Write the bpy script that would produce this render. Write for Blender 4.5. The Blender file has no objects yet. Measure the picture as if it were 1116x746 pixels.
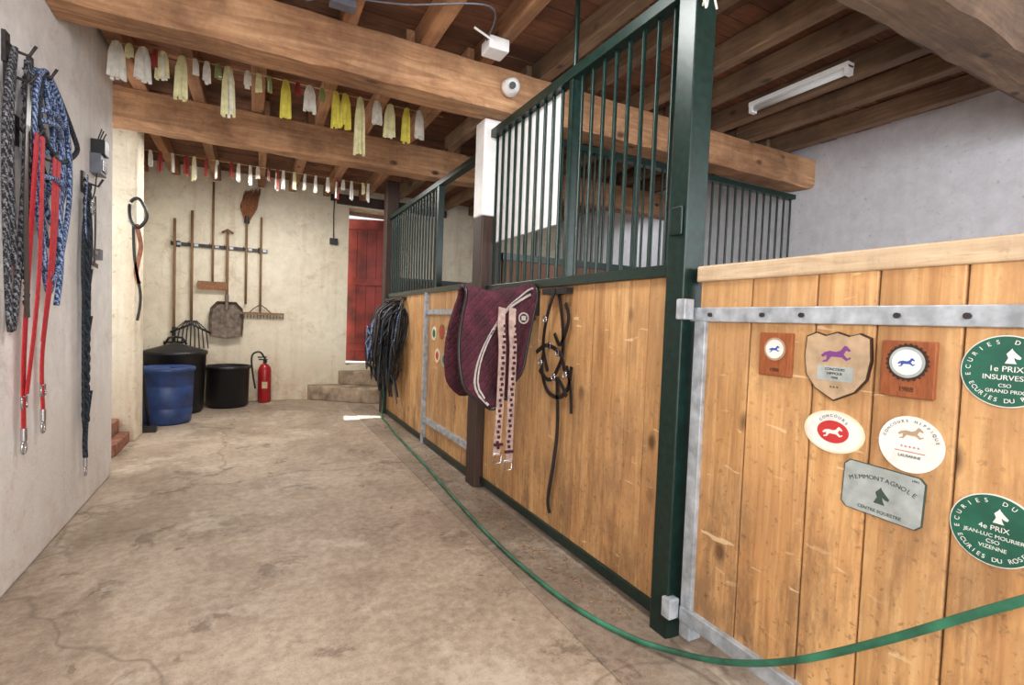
import bpy, math, random
from mathutils import Vector, Matrix
random.seed(7)
S=bpy.context.scene
COL=S.collection
try:
    S.view_settings.view_transform='Standard'
except Exception: pass

# ------------------------------------------------------------------ materials
def srgb(c):
    return tuple(((x/255)/12.92 if x/255<=0.04045 else (((x/255)+0.055)/1.055)**2.4) for x in c)+(1.0,)
def newmat(name):
    m=bpy.data.materials.new(name); m.use_nodes=True
    nt=m.node_tree; b=nt.nodes['Principled BSDF']
    return m,nt,b
def N(nt,t,**k):
    n=nt.nodes.new(t)
    for a,v in k.items():
        if a in n.inputs.keys(): n.inputs[a].default_value=v
        else: setattr(n,a,v)
    return n
def coords(nt,scale=(1,1,1),rot=(0,0,0)):
    tc=N(nt,'ShaderNodeTexCoord'); mp=N(nt,'ShaderNodeMapping')
    mp.inputs['Scale'].default_value=scale; mp.inputs['Rotation'].default_value=rot
    nt.links.new(tc.outputs['Object'],mp.inputs['Vector']); return mp.outputs['Vector']
def ramp(nt,fac,stops):
    r=N(nt,'ShaderNodeValToRGB'); e=r.color_ramp.elements
    while len(e)<len(stops): e.new(0.5)
    for i,(p,c) in enumerate(stops):
        e[i].position=p; e[i].color=srgb(c) if len(c)==3 else c
    nt.links.new(fac,r.inputs['Fac']); return r.outputs['Color']
def mix(nt,fac,a,b,mode='MIX'):
    m=N(nt,'ShaderNodeMix',data_type='RGBA',blend_type=mode)
    for s,v in ((m.inputs[0],fac),(m.inputs[6],a),(m.inputs[7],b)):
        if isinstance(v,(int,float)): s.default_value=v
        elif isinstance(v,tuple): s.default_value=v
        else: nt.links.new(v,s)
    return m.outputs[2]
def bump(nt,b,h,st=0.3,dist=0.01):
    bp=N(nt,'ShaderNodeBump'); bp.inputs['Strength'].default_value=st; bp.inputs['Distance'].default_value=dist
    nt.links.new(h,bp.inputs['Height']); nt.links.new(bp.outputs['Normal'],b.inputs['Normal'])
def noise(nt,vec,scale,detail=4,rough=0.55,dist=0):
    n=N(nt,'ShaderNodeTexNoise'); n.inputs['Scale'].default_value=scale; n.inputs['Detail'].default_value=detail
    n.inputs['Roughness'].default_value=rough; n.inputs['Distortion'].default_value=dist
    nt.links.new(vec,n.inputs['Vector']); return n.outputs['Fac']
def mul(nt,a,b_):
    m=N(nt,'ShaderNodeMath',operation='MULTIPLY')
    for i,v in enumerate((a,b_)):
        if isinstance(v,(int,float)): m.inputs[i].default_value=v
        else: nt.links.new(v,m.inputs[i])
    return m.outputs[0]
def mask(nt,f,a,b_,amt):   # linear 0..amt mask
    r=N(nt,'ShaderNodeMapRange'); r.inputs['From Min'].default_value=a; r.inputs['From Max'].default_value=b_
    r.inputs['To Min'].default_value=0; r.inputs['To Max'].default_value=amt
    nt.links.new(f,r.inputs['Value']); return r.outputs[0]
def plain(name,c,rough=0.6,metal=0.0,var=0.12,scale=25,bmp=0.1):
    m,nt,b=newmat(name); v=coords(nt)
    f=noise(nt,v,scale)
    lo=tuple(max(0,x*(1-var)) for x in c); hi=tuple(min(255,x*(1+var)) for x in c)
    nt.links.new(ramp(nt,f,[(0.3,lo),(0.7,hi)]),b.inputs['Base Color'])
    b.inputs['Roughness'].default_value=rough; b.inputs['Metallic'].default_value=metal
    if bmp: bump(nt,b,f,bmp,0.003)
    return m
def wood(name,dark,mid,light,gs=(3,30,1.2),rough=0.55,knots=True,isl=0.35,bmp=0.25,dirt=None,grime=None,scr=False):
    m,nt,b=newmat(name)
    tc=N(nt,'ShaderNodeTexCoord'); geo=N(nt,'ShaderNodeNewGeometry')
    add=N(nt,'ShaderNodeVectorMath',operation='MULTIPLY_ADD')
    cmb=N(nt,'ShaderNodeCombineXYZ')
    for i in range(3): nt.links.new(geo.outputs['Random Per Island'],cmb.inputs[i])
    nt.links.new(cmb.outputs[0],add.inputs[0]); add.inputs[1].default_value=(7,13,17)
    nt.links.new(tc.outputs['Object'],add.inputs[2])
    mp=N(nt,'ShaderNodeMapping'); mp.inputs['Scale'].default_value=gs
    nt.links.new(add.outputs[0],mp.inputs['Vector']); v=mp.outputs['Vector']
    g=noise(nt,v,1.6,6,0.6,1.2)
    col=ramp(nt,g,[(0.3,dark),(0.5,mid),(0.70,light)])
    g2=noise(nt,add.outputs[0],1.3,3)
    col=mix(nt,0.35,col,ramp(nt,g2,[(0.3,dark),(0.7,light)]))
    hsv=N(nt,'ShaderNodeHueSaturation')
    mr=N(nt,'ShaderNodeMapRange'); mr.inputs['To Min'].default_value=1-isl/2; mr.inputs['To Max'].default_value=1+isl/2
    nt.links.new(geo.outputs['Random Per Island'],mr.inputs['Value']); nt.links.new(mr.outputs[0],hsv.inputs['Value'])
    nt.links.new(col,hsv.inputs['Color']); col=hsv.outputs['Color']
    if knots:
        mp2=N(nt,'ShaderNodeMapping'); k=[(1 if s>5 else 0.6) for s in gs]; mp2.inputs['Scale'].default_value=[x*5 for x in k]
        nt.links.new(add.outputs[0],mp2.inputs['Vector'])
        vo=N(nt,'ShaderNodeTexVoronoi'); vo.inputs['Scale'].default_value=1.0; nt.links.new(mp2.outputs[0],vo.inputs['Vector'])
        kf=ramp(nt,vo.outputs['Distance'],[(0.06,(255,255,255)),(0.14,(0,0,0))])
        col=mix(nt,kf,col,srgb(tuple(x*0.62 for x in dark)))
    if dirt:
        f=noise(nt,tc.outputs['Object'],2.2,6,0.7)
        col=mix(nt,mask(nt,f,0.46,0.62,0.6),col,srgb(dirt))
    if grime:
        sep=N(nt,'ShaderNodeSeparateXYZ'); nt.links.new(tc.outputs['Object'],sep.inputs[0])
        z=mask(nt,sep.outputs[2],1.3,0.1,0.55)
        z2=N(nt,'ShaderNodeMath',operation='ADD'); z2.inputs[1].default_value=0.22; nt.links.new(z,z2.inputs[0])
        mpg=N(nt,'ShaderNodeMapping'); mpg.inputs['Scale'].default_value=(1,1.6,0.5); nt.links.new(tc.outputs['Object'],mpg.inputs['Vector'])
        f=noise(nt,mpg.outputs[0],5,9,0.75)
        col=mix(nt,mul(nt,z2.outputs[0],mask(nt,f,0.46,0.60,1.0)),col,srgb(grime))
        f9=noise(nt,tc.outputs['Object'],40,4,0.7)
        col=mix(nt,mul(nt,z2.outputs[0],mask(nt,f9,0.58,0.66,0.8)),col,srgb(tuple(x*.7 for x in grime)))
    if scr:
        mp3=N(nt,'ShaderNodeMapping'); mp3.inputs['Scale'].default_value=(1,5,26); mp3.inputs['Rotation'].default_value=(0.5,0,0)
        nt.links.new(tc.outputs['Object'],mp3.inputs['Vector'])
        f=noise(nt,mp3.outputs[0],1.5,3,0.5,0.5); f5=noise(nt,tc.outputs['Object'],2.6,2)
        s1=mask(nt,f,0.66,0.69,0.55); s2=mask(nt,f5,0.5,0.6,1)
        col=mix(nt,mul(nt,s1,s2),col,srgb((232,206,164)))
    nt.links.new(col,b.inputs['Base Color']); b.inputs['Roughness'].default_value=rough
    bump(nt,b,g,bmp,0.004); return m

M={}
M['pine']=wood('pine_planks',(150,100,58),(196,146,92),(222,180,126),isl=0.26,gs=(3,22,1.0),dirt=(176,134,92),grime=(122,90,62),scr=True,rough=0.5)
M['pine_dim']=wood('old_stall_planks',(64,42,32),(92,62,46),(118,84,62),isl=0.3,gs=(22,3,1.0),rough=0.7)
M['pine_top']=wood('pine_rail',(160,130,98),(196,170,136),(222,198,166),gs=(4,2,30),knots=False,grime=(140,112,86))
M['beam']=wood('beam_wood',(124,82,54),(174,128,90),(206,164,124),gs=(1.2,14,14),rough=0.8,bmp=0.8,dirt=(112,78,54),grime=(86,60,42))
M['beam_grey']=wood('beam_wood_weathered',(70,54,42),(106,84,66),(142,116,94),gs=(1.2,12,12),rough=0.85,bmp=0.7,dirt=(76,62,52),grime=(60,48,40))
M['joist']=wood('joist_wood',(116,78,52),(158,112,78),(190,144,104),gs=(16,1.2,16),rough=0.8,isl=0.45,dirt=(108,76,54))
M['joist_grey']=wood('joist_wood_aged',(90,68,50),(130,102,78),(162,132,102),gs=(16,1.2,16),rough=0.8,isl=0.45,dirt=(88,70,56))
M['ceil']=wood('ceiling_boards',(80,48,34),(116,74,52),(146,100,72),gs=(1.2,18,10),rough=0.85,isl=0.55,dirt=(78,54,42))
M['brown']=wood('dark_post_wood',(34,22,18),(56,38,30),(80,54,42),gs=(18,18,1.2),rough=0.6,knots=False)
M['plaque']=wood('plaque_wood',(106,52,26),(138,74,38),(164,96,56),gs=(10,60,8),rough=0.35,knots=False,isl=0.1,bmp=0.05)
M['handle']=wood('tool_handle_wood',(92,66,44),(128,96,66),(156,122,88),gs=(30,30,2),rough=0.7,knots=False)
M['green']=plain('dark_green_paint',(12,36,31),0.34,0.1,0.3,40)
M['galv']=plain('galvanised_steel',(166,172,178),0.45,0.35,0.18,18)
M['white']=plain('white_paint',(242,241,240),0.5,0,0.03,12)
M['whiteplastic']=plain('white_plastic',(236,236,236),0.35,0,0.02)
M['black']=plain('black_rubber',(22,22,25),0.45,0,0.2)
M['blackm']=plain('black_leather',(28,24,24),0.4,0,0.3,60)
M['blue']=plain('blue_plastic',(40,64,112),0.45,0,0.22,8)
M['red']=plain('red_webbing',(176,28,38),0.7,0,0.15,60)
M['redmetal']=plain('red_enamel',(150,26,30),0.3,0,0.08)
M['reddoor']=plain('red_painted_door',(124,46,40),0.6,0,0.3,4)
M['hose']=plain('green_rubber_hose',(38,92,70),0.45,0,0.4,8)
M['cream']=plain('dull_pink_webbing',(166,142,132),0.8,0,0.16,40)
M['pipe']=plain('grey_piping',(170,160,154),0.8,0,0.1,40)
M['chrome']=plain('steel_hardware',(190,190,195),0.25,0.9,0.05)
M['greyp']=plain('grey_plastic',(96,98,108),0.5,0,0.1)
M['shovel']=plain('worn_aluminium',(112,98,86),0.6,0.3,0.25,20)
M['straw']=plain('straw',(186,158,104),0.9,0,0.15)
M['rush']=plain('rush_bristles',(136,90,60),0.95,0,0.3,80)
M['yellow']=plain('yellow_ribbon',(224,210,88),0.5,0,0.08)
M['pale']=plain('pale_ribbon',(226,220,168),0.5,0,0.08)
M['wribbon']=plain('white_ribbon',(226,222,210),0.5,0,0.08)
M['rribbon']=plain('red_ribbon',(150,58,52),0.5,0,0.05)
M['gribbon']=plain('green_ribbon',(140,152,96),0.5,0,0.05)
M['bgreen']=plain('green_enamel',(26,86,68),0.4,0,0.12,18)
M['bwhite']=plain('white_enamel',(222,220,214),0.35,0,0.05)
M['bcream']=plain('cream_enamel',(222,212,182),0.35,0,0.05)
M['bred']=plain('red_enamel_badge',(186,50,50),0.35,0,0.06)
M['silver']=plain('brushed_silver_plate',(166,174,172),0.4,0.25,0.1)
M['tan']=plain('shield_brass',(182,156,126),0.4,0.2,0.1)
M['purple']=plain('purple_print',(116,58,124),0.5,0,0.05)
M['bblue']=plain('blue_print',(48,80,158),0.4,0,0.05)
M['ink']=plain('dark_print',(56,72,64),0.5,0,0.05)
M['darkrim']=plain('dark_rim',(52,32,22),0.4,0,0.1)
M['brick']=plain('terracotta',(134,88,68),0.85,0,0.25,20)
M['stone']=plain('step_stone',(144,126,106),0.9,0,0.28,7,0.5)
M['iron']=plain('dark_iron',(56,52,52),0.5,0.5,0.2)
M['snow']=plain('outdoor_gravel',(190,180,165),0.9,0,0.1,9)
# quilted maroon cloth
m,nt,b=newmat('maroon_quilt'); v=coords(nt); f=noise(nt,v,12,4)
nt.links.new(ramp(nt,f,[(0.3,(46,16,26)),(0.55,(70,24,38)),(0.75,(88,34,50))]),b.inputs['Base Color']); b.inputs['Roughness'].default_value=0.9
ws=[]
for ang in (math.radians(45),math.radians(-45)):
    mp=N(nt,'ShaderNodeMapping'); mp.inputs['Rotation'].default_value=(0,ang,0); nt.links.new(v,mp.inputs['Vector'])
    w=N(nt,'ShaderNodeTexWave',wave_type='BANDS',bands_direction='X'); w.inputs['Scale'].default_value=9; nt.links.new(mp.outputs[0],w.inputs['Vector']); ws.append(w.outputs['Fac'])
mn=N(nt,'ShaderNodeMath',operation='MINIMUM'); nt.links.new(mask(nt,ws[0],0,0.35,1),mn.inputs[0]); nt.links.new(mask(nt,ws[1],0,0.35,1),mn.inputs[1])
bump(nt,b,mn.outputs[0],0.45,0.006); M['maroon']=m
def ropemat(name,c1,c2,c3,sc,wt=0.45):
    m,nt,b=newmat(name); v=coords(nt,(1,1,1),(0.6,0.4,0))
    w=N(nt,'ShaderNodeTexWave',wave_type='BANDS',bands_direction='DIAGONAL'); w.inputs['Scale'].default_value=sc; w.inputs['Distortion'].default_value=6.0; w.inputs['Detail'].default_value=3; w.inputs['Detail Scale'].default_value=4
    nt.links.new(v,w.inputs['Vector'])
    f=noise(nt,v,70,3,0.7)
    mx=N(nt,'ShaderNodeMath',operation='ADD'); nt.links.new(mul(nt,w.outputs['Fac'],wt),mx.inputs[0]); nt.links.new(mul(nt,f,1.0-wt),mx.inputs[1])
    nt.links.new(ramp(nt,mx.outputs[0],[(0.3,c1),(0.5,c2),(0.74,c3)]),b.inputs['Base Color'])
    bump(nt,b,w.outputs['Fac'],0.5,0.004); b.inputs['Roughness'].default_value=0.85; return m
M['roped']=ropemat('blue_grey_rope',(30,40,66),(66,90,136),(156,172,202),30)
M['ropeb']=ropemat('black_fleck_rope',(16,16,20),(34,34,40),(140,140,144),34,0.3)
M['ropek']=ropemat('black_braid',(14,14,18),(26,32,40),(58,72,84),34,0.4)

def plaster(name,base,dirtc,amt,bmp=0.3,low=1.0):
    m,nt,b=newmat(name); v=coords(nt)
    f1=noise(nt,v,0.9,6,0.6); f2=noise(nt,v,9,6,0.65); f3=noise(nt,v,45,3)
    c=ramp(nt,f2,[(0.3,tuple(x*0.92 for x in base)),(0.65,base)])
    c=mix(nt,mask(nt,f1,0.45,0.72,amt),c,srgb(dirtc))
    f4=noise(nt,v,3.0,10,0.78,0.8)
    c=mix(nt,mask(nt,f4,0.54,0.62,amt*1.1),c,srgb(dirtc))
    f6=noise(nt,v,22,5,0.7)
    c=mix(nt,mask(nt,f6,0.62,0.68,amt*1.6),c,srgb(tuple(x*.66 for x in dirtc)))
    mp=N(nt,'ShaderNodeMapping'); mp.inputs['Scale'].default_value=(8,8,0.6); nt.links.new(v,mp.inputs['Vector'])
    f7=noise(nt,mp.outputs[0],1,5,0.6)
    c=mix(nt,mask(nt,f7,0.52,0.72,amt*1.2),c,srgb(dirtc))
    sep=N(nt,'ShaderNodeSeparateXYZ'); nt.links.new(v,sep.inputs[0])
    z=mask(nt,sep.outputs[2],0.7,0.0,low)
    c=mix(nt,mul(nt,z,mask(nt,f2,0.35,0.65,1)),c,srgb(dirtc))
    nt.links.new(c,b.inputs['Base Color']); b.inputs['Roughness'].default_value=0.92
    ad=N(nt,'ShaderNodeMath',operation='ADD'); nt.links.new(f2,ad.inputs[0]); nt.links.new(f3,ad.inputs[1])
    bump(nt,b,ad.outputs[0],bmp,0.012); return m
M['plaster']=plaster('white_plaster',(236,233,229),(176,158,142),0.22,low=0.6)
M['plaster_back']=plaster('cream_plaster',(234,225,203),(170,134,96),0.30,low=0.8)
M['plaster_cool']=plaster('cool_white_plaster',(222,223,230),(194,192,198),0.25,0.12,low=0.3)
def floormat(name,k):
    m,nt,b=newmat(name); v=coords(nt)
    q=lambda c: tuple(min(255,x*k) for x in c)
    f1=noise(nt,v,0.8,9,0.66,0.4); f2=noise(nt,v,24,8,0.75); f3=noise(nt,v,150,2,0.6)
    c=ramp(nt,f1,[(0.36,q((130,111,93))),(0.5,q((166,147,127))),(0.62,q((192,174,154)))])
    c=mix(nt,0.3,c,ramp(nt,f2,[(0.4,q((112,94,76))),(0.58,q((194,178,160)))]))
    f4=noise(nt,v,1.3,10,0.7,0.6)
    c=mix(nt,mask(nt,f4,0.51,0.60,0.42),c,srgb(q((112,93,75))))
    f8=noise(nt,v,3.4,9,0.72,0.5)
    c=mix(nt,mask(nt,f8,0.575,0.62,0.55),c,srgb(q((88,72,58))))
    c=mix(nt,mask(nt,f3,0.60,0.68,0.5),c,srgb(q((92,78,64))))
    f5=noise(nt,v,2.3,9,0.75,0.2)
    c=mix(nt,mask(nt,f5,0.54,0.62,0.4),c,srgb(q((210,197,180))))
    vo=N(nt,'ShaderNodeTexVoronoi',feature='DISTANCE_TO_EDGE'); vo.inputs['Scale'].default_value=0.45
    wv=N(nt,'ShaderNodeVectorMath',operation='ADD'); nn_=N(nt,'ShaderNodeTexNoise'); nn_.inputs['Scale'].default_value=2.5; nt.links.new(v,nn_.inputs['Vector'])
    sc_=N(nt,'ShaderNodeVectorMath',operation='SCALE'); sc_.inputs['Scale'].default_value=0.5; nt.links.new(nn_.outputs['Color'],sc_.inputs[0]); nt.links.new(v,wv.inputs[0]); nt.links.new(sc_.outputs[0],wv.inputs[1]); nt.links.new(wv.outputs[0],vo.inputs['Vector'])
    c=mix(nt,mask(nt,vo.outputs['Distance'],0.006,0.001,0.4),c,srgb((84,70,58)))
    nt.links.new(c,b.inputs['Base Color']); b.inputs['Roughness'].default_value=0.62
    bump(nt,b,f2,0.14,0.006); return m
M['floor']=floormat('concrete_floor',1.0); M['kerb']=floormat('concrete_kerb',0.88)
m,nt,b=newmat('lamp_diffuser'); b.inputs['Base Color'].default_value=srgb((215,218,220)); b.inputs['Roughness'].default_value=0.3; M['tubew']=m

# ------------------------------------------------------------------ mesh builder
class B:
    def __init__(s): s.v=[];s.f=[];s.m=[];s.sm=[];s.mats=[]
    def mi(s,k):
        if k not in s.mats: s.mats.append(k)
        return s.mats.index(k)
    def add(s,vs,fs,k,smooth=False,mat=None):
        o=len(s.v); s.v+= [tuple(mat@Vector(p)) if mat else tuple(p) for p in vs]
        i=s.mi(k)
        for f in fs: s.f.append([o+x for x in f]); s.m.append(i); s.sm.append(smooth)
    def box(s,x0,x1,y0,y1,z0,z1,k,mat=None):
        vs=[(x,y,z) for z in (z0,z1) for y in (y0,y1) for x in (x0,x1)]
        s.add(vs,[(0,2,3,1),(4,5,7,6),(0,1,5,4),(2,6,7,3),(0,4,6,2),(1,3,7,5)],k,mat=mat)
    def cyl(s,p0,p1,r0,k,r1=None,n=14,smooth=True):
        r1=r0 if r1 is None else r1
        p0=Vector(p0);p1=Vector(p1); d=(p1-p0).normalized()
        a=d.orthogonal().normalized(); c=d.cross(a)
        vs=[p0+(a*math.cos(t)+c*math.sin(t))*r0 for t in [2*math.pi*i/n for i in range(n)]]
        vs+=[p1+(a*math.cos(t)+c*math.sin(t))*r1 for t in [2*math.pi*i/n for i in range(n)]]
        s.add(vs,[(i,(i+1)%n,n+(i+1)%n,n+i) for i in range(n)],k,smooth)
        s.add(vs,[tuple(range(n-1,-1,-1)),tuple(range(n,2*n))],k)
    def tube(s,pts,r,k,n=8,flat=None,up=(1,0,0),closed=False,mat=None):
        P=[Vector(p) for p in pts]; L=len(P); vs=[]; prev=None
        for i,p in enumerate(P):
            if closed: t=(P[(i+1)%L]-P[i-1]).normalized()
            else: t=(P[min(i+1,L-1)]-P[max(i-1,0)]).normalized()
            if flat:
                u=Vector(up); u=(u-t*u.dot(t)).normalized(); w=t.cross(u)
                for a,c in ((1,1),(-1,1),(-1,-1),(1,-1)): vs.append(p+w*flat[0]*a+u*flat[1]*c)
            else:
                a=t.orthogonal().normalized() if prev is None else (prev-t*prev.dot(t)).normalized()
                prev=a; c=t.cross(a); rr=r[i] if isinstance(r,(list,tuple)) else r
                for j in range(n):
                    th=2*math.pi*j/n; vs.append(p+(a*math.cos(th)+c*math.sin(th))*rr)
        q=4 if flat else n; fs=[]
        for i in range(L if closed else L-1):
            i2=(i+1)%L
            for j in range(q): fs.append((i*q+j,i*q+(j+1)%q,i2*q+(j+1)%q,i2*q+j))
        if not closed: fs+= [tuple(range(q-1,-1,-1)),tuple(range((L-1)*q,L*q))]
        s.add(vs,fs,k,not flat,mat=mat)
    def lathe(s,prof,c,k,n=32,mat=None):
        vs=[];fs=[]
        for (r,z) in prof:
            for j in range(n):
                t=2*math.pi*j/n; vs.append((c[0]+r*math.cos(t),c[1]+r*math.sin(t),c[2]+z))
        for i in range(len(prof)-1):
            for j in range(n): fs.append((i*n+j,i*n+(j+1)%n,(i+1)*n+(j+1)%n,(i+1)*n+j))
        s.add(vs,fs,k,True,mat=mat)
    def prism(s,poly,z0,z1,k,mat=None):
        n=len(poly); vs=[(x,y,z0) for x,y in poly]+[(x,y,z1) for x,y in poly]
        s.add(vs,[tuple(range(n-1,-1,-1)),tuple(range(n,2*n))]+[(i,(i+1)%n,n+(i+1)%n,n+i) for i in range(n)],k,mat=mat)
    def build(s,name,parent=None,bevel=0,solid=0,sub=0):
        me=bpy.data.meshes.new(name); me.from_pydata(s.v,[],s.f)
        for k in s.mats: me.materials.append(M[k])
        for p,i,q in zip(me.polygons,s.m,s.sm): p.material_index=i; p.use_smooth=q
        me.update()
        o=bpy.data.objects.new(name,me); COL.objects.link(o)
        if parent: o.parent=parent
        if solid:
            d=o.modifiers.new('solid','SOLIDIFY'); d.thickness=solid; d.offset=0
        if sub:
            d=o.modifiers.new('sub','SUBSURF'); d.levels=sub; d.render_levels=sub
        if bevel:
            d=o.modifiers.new('bev','BEVEL'); d.width=bevel; d.segments=2; d.limit_method='ANGLE'
        return o
def empty(name,loc=(0,0,0)):
    e=bpy.data.objects.new(name,None); e.empty_display_size=0.1; COL.objects.link(e); return e
def spline(pts,n=8,closed=False):
    P=[Vector(p) for p in pts]; L=len(P); out=[]
    rng=range(L if closed else L-1)
    for i in rng:
        if closed: a,b_,c_,d=P[i-1],P[i],P[(i+1)%L],P[(i+2)%L]
        else: a,b_,c_,d=P[max(i-1,0)],P[i],P[i+1],P[min(i+2,L-1)]
        for j in range(n):
            t=j/n
            out.append(0.5*((2*b_)+(c_-a)*t+(2*a-5*b_+4*c_-d)*t*t+(3*b_-a-3*c_+d)*t**3))
    if not closed: out.append(P[-1])
    return out

XS=1.35      # corridor face of the stall fronts
XL=-0.82     # left wall face
YB=7.0       # back wall
# ------------------------------------------------------------------ room shell
b=B(); b.box(-2.2,4.8,-2.6,7.35,-0.2,0,'floor'); b.build('floor')
b=B(); b.box(1.02,1.32,-2.6,6.3,0.0,0.006,'kerb'); b.build('trim_floor_kerb',bevel=0.005)
b=B(); b.box(0.2,4.0,7.36,11,0.2,0.42,'snow'); b.build('ground_outside')
b=B(); b.box(-1.3,XL,-2.6,4.08,0,2.9,'plaster'); b.build('wall_left',bevel=0.02)
b=B(); b.box(-2.2,-1.95,4.0,5.2,0,2.9,'plaster'); b.build('wall_alcove')
b=B(); b.box(-2.2,-0.86,5.06,5.34,0,2.9,'plaster_back'); b.build('wall_alcove_return',bevel=0.015)
b=B(); b.box(-1.4,-1.14,5.3,YB+0.35,0,2.95,'plaster_back'); b.build('wall_left_rear')
b=B()
dx0,dx1,dz0,dz1=1.10,1.86,0.44,2.54
b.box(-1.2,dx0,YB,YB+0.35,0,2.95,'plaster_back'); b.box(dx1,4.8,YB,YB+0.35,0,2.95,'plaster_back')
b.box(dx0,dx1,YB,YB+0.35,0,dz0,'plaster_back'); b.box(dx0,dx1,YB,YB+0.35,dz1,2.95,'plaster_back'); b.build('wall_back')
b=B(); b.box(4.45,4.75,-2.6,YB+0.3,0,2.95,'plaster_cool'); b.build('wall_right')
b=B(); y=-2.6
while y<7.3:
    w=0.135+random.uniform(-.01,.01)
    xx=-2.2
    while xx<4.75:
        l=random.uniform(1.6,3.0); x2=min(4.75,xx+l)
        b.box(xx,x2-0.003,y,y+w-0.006,2.78+random.uniform(0,.006),2.81,'ceil'); xx=x2
    y+=w
b.box(-2.2,4.75,-2.6,7.35,2.812,2.9,'ceil')
b.build('ceiling')
b=B(); x=-1.98
while x<4.4:
    for (ya,yb) in ((-2.6,1.12),(1.12,2.95),(2.95,4.5),(4.5,7.0)):
        off=random.uniform(-.04,.04); tw=random.uniform(-.02,.02); hw=random.uniform(.034,.045); z0=2.64+random.uniform(0,.015)
        k='joist_grey' if x>1.45 else 'joist'
        vs=[(x+off-hw,ya,z0),(x+off+hw,ya,z0),(x+off-hw,ya,2.78),(x+off+hw,ya,2.78),(x+off+tw-hw,yb-.002,z0),(x+off+tw+hw,yb-.002,z0),(x+off+tw-hw,yb-.002,2.78),(x+off+tw+hw,yb-.002,2.78)]
        b.add(vs,[(0,2,3,1),(4,5,7,6),(0,1,5,4),(2,6,7,3),(0,4,6,2),(1,3,7,5)],k)
    x+=0.40
b.build('ceiling_joists',bevel=0.008)
def beam(name,yb,w,z0,z1,k,seed,wr=1.0):
    rd=random.Random(seed); b=B(); n=40; vs=[]
    for i in range(n+1):
        x=-0.815+(4.44+0.815)*i/n
        if yb>4: x=-1.13+(4.44+1.13)*i/n
        j=lambda: rd.uniform(-.006,.006)*wr
        c=0.03
        for (y,z) in ((yb-w+c,z0),(yb-c,z0),(yb,z0+c),(yb,z1),(yb-w,z1),(yb-w,z0+c)):
            vs.append((x,y+j(),z+(j() if z<z1 else 0)))
    fs=[(i*6+j,i*6+(j+1)%6,(i+1)*6+(j+1)%6,(i+1)*6+j) for i in range(n) for j in range(6)]+[tuple(range(5,-1,-1)),tuple(range(n*6,n*6+6))]
    b.add(vs,fs,k); return b.build(name)
beam('ceiling_beam',1.25,0.26,2.40,2.64,'beam_grey',1,1.0)
beam('ceiling_beam',3.07,0.25,2.40,2.64,'beam',2)
beam('ceiling_beam',4.66,0.22,2.40,2.64,'beam',3)

# ------------------------------------------------------------------ near horse stall
st=empty('horse_stall')
b=B()
y=1.36
while y<2.96:
    w=min(0.118,2.975-y); b.box(XS,XS+0.035,y+0.0015,y+w-0.0015,0.07,1.29,'pine'); y+=0.118
b.build('plank_panel',st,bevel=0.003)
b=B()
b.box(XS-0.02,XS+0.05,1.34,2.98,1.285,1.33,'green')
b.box(XS-0.015,XS+0.045,1.34,2.98,0.03,0.075,'green')
b.box(XS-0.02,XS+0.04,1.34,2.98,2.275,2.325,'green')
y=1.42
while y<2.95:
    b.cyl((XS+0.012,y,1.32),(XS+0.012,y,2.29),0.0095,'green',n=10); y+=0.0845
b.box(XS-0.012,XS+0.035,2.06,2.09,1.32,2.30,'green')
b.cyl((XS+0.01,2.075,2.3),(XS+0.01,2.075,2.66),0.012,'green')
b.build('grille',st,bevel=0.004)
b=B(); b.box(XS-0.05,XS+0.045,1.262,1.345,0,2.66,'green')
b.box(XS-0.06,XS-0.05,1.275,1.33,1.42,1.52,'green')
b.build('steel_post',st,bevel=0.006)
b=B(); b.box(XS-0.06,XS+0.09,2.985,3.13,0,1.78,'brown'); b.box(XS-0.062,XS+0.092,2.983,3.132,1.78,2.395,'white')
b.build('support_post',st,bevel=0.01)
b=B(); y=2.22
while y<2.93:
    b.box(XS+0.024,XS+0.045,y+.001,y+0.115,1.61,2.275,'white'); y+=0.118
b.build('white_board',st,bevel=0.002)
b=B()
for z in (0.12,1.16): b.box(XS-0.065,XS-0.02,1.235,1.275,z-0.03,z+0.04,'galv')
b.build('hinge',st,bevel=0.004)

gt=empty('stall_gate')
b=B()
edges=[1.23,1.03,0.83,0.68,0.51,0.34,0.17,0.0,-0.17,-0.34]
for a,c in zip(edges[:-1],edges[1:]): b.box(XS,XS+0.035,c+0.002,a-0.002,0.1,1.262,'pine')
b.build('gate_planks',gt,bevel=0.004)
b=B(); b.box(XS-0.012,XS+0.05,-0.34,1.24,1.258,1.312,'pine_top'); b.build('gate_top_rail',gt,bevel=0.006)
b=B()
b.box(XS-0.014,XS,-0.34,1.26,1.125,1.172,'galv')
b.box(XS-0.016,XS+0.04,1.19,1.235,0.0+0.03,1.125,'galv')
b.box(XS-0.02,XS+0.045,-0.34,1.235,0.085,0.135,'galv')
for yy in (1.17,0.98,0.86,0.63,0.5,0.36,0.1): b.cyl((XS-0.014,yy,1.148),(XS-0.022,yy,1.148),0.007,'iron',n=8)
b.build('gate_ironwork',gt,bevel=0.003)

pt=empty('stall_partition')
b=B(); x=1.46
while x<4.4:
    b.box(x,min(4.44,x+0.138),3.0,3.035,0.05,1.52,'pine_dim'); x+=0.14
b.build('partition_planks',pt,bevel=0.003)
b=B(); b.box(1.45,4.44,2.985,3.05,1.51,1.555,'green'); b.box(1.45,4.44,2.985,3.05,2.33,2.37,'green')
x=1.53
while x<4.42: b.cyl((x,3.018,1.55),(x,3.018,2.34),0.0095,'green',n=8); x+=0.093
b.build('partition_grille',pt)

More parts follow.
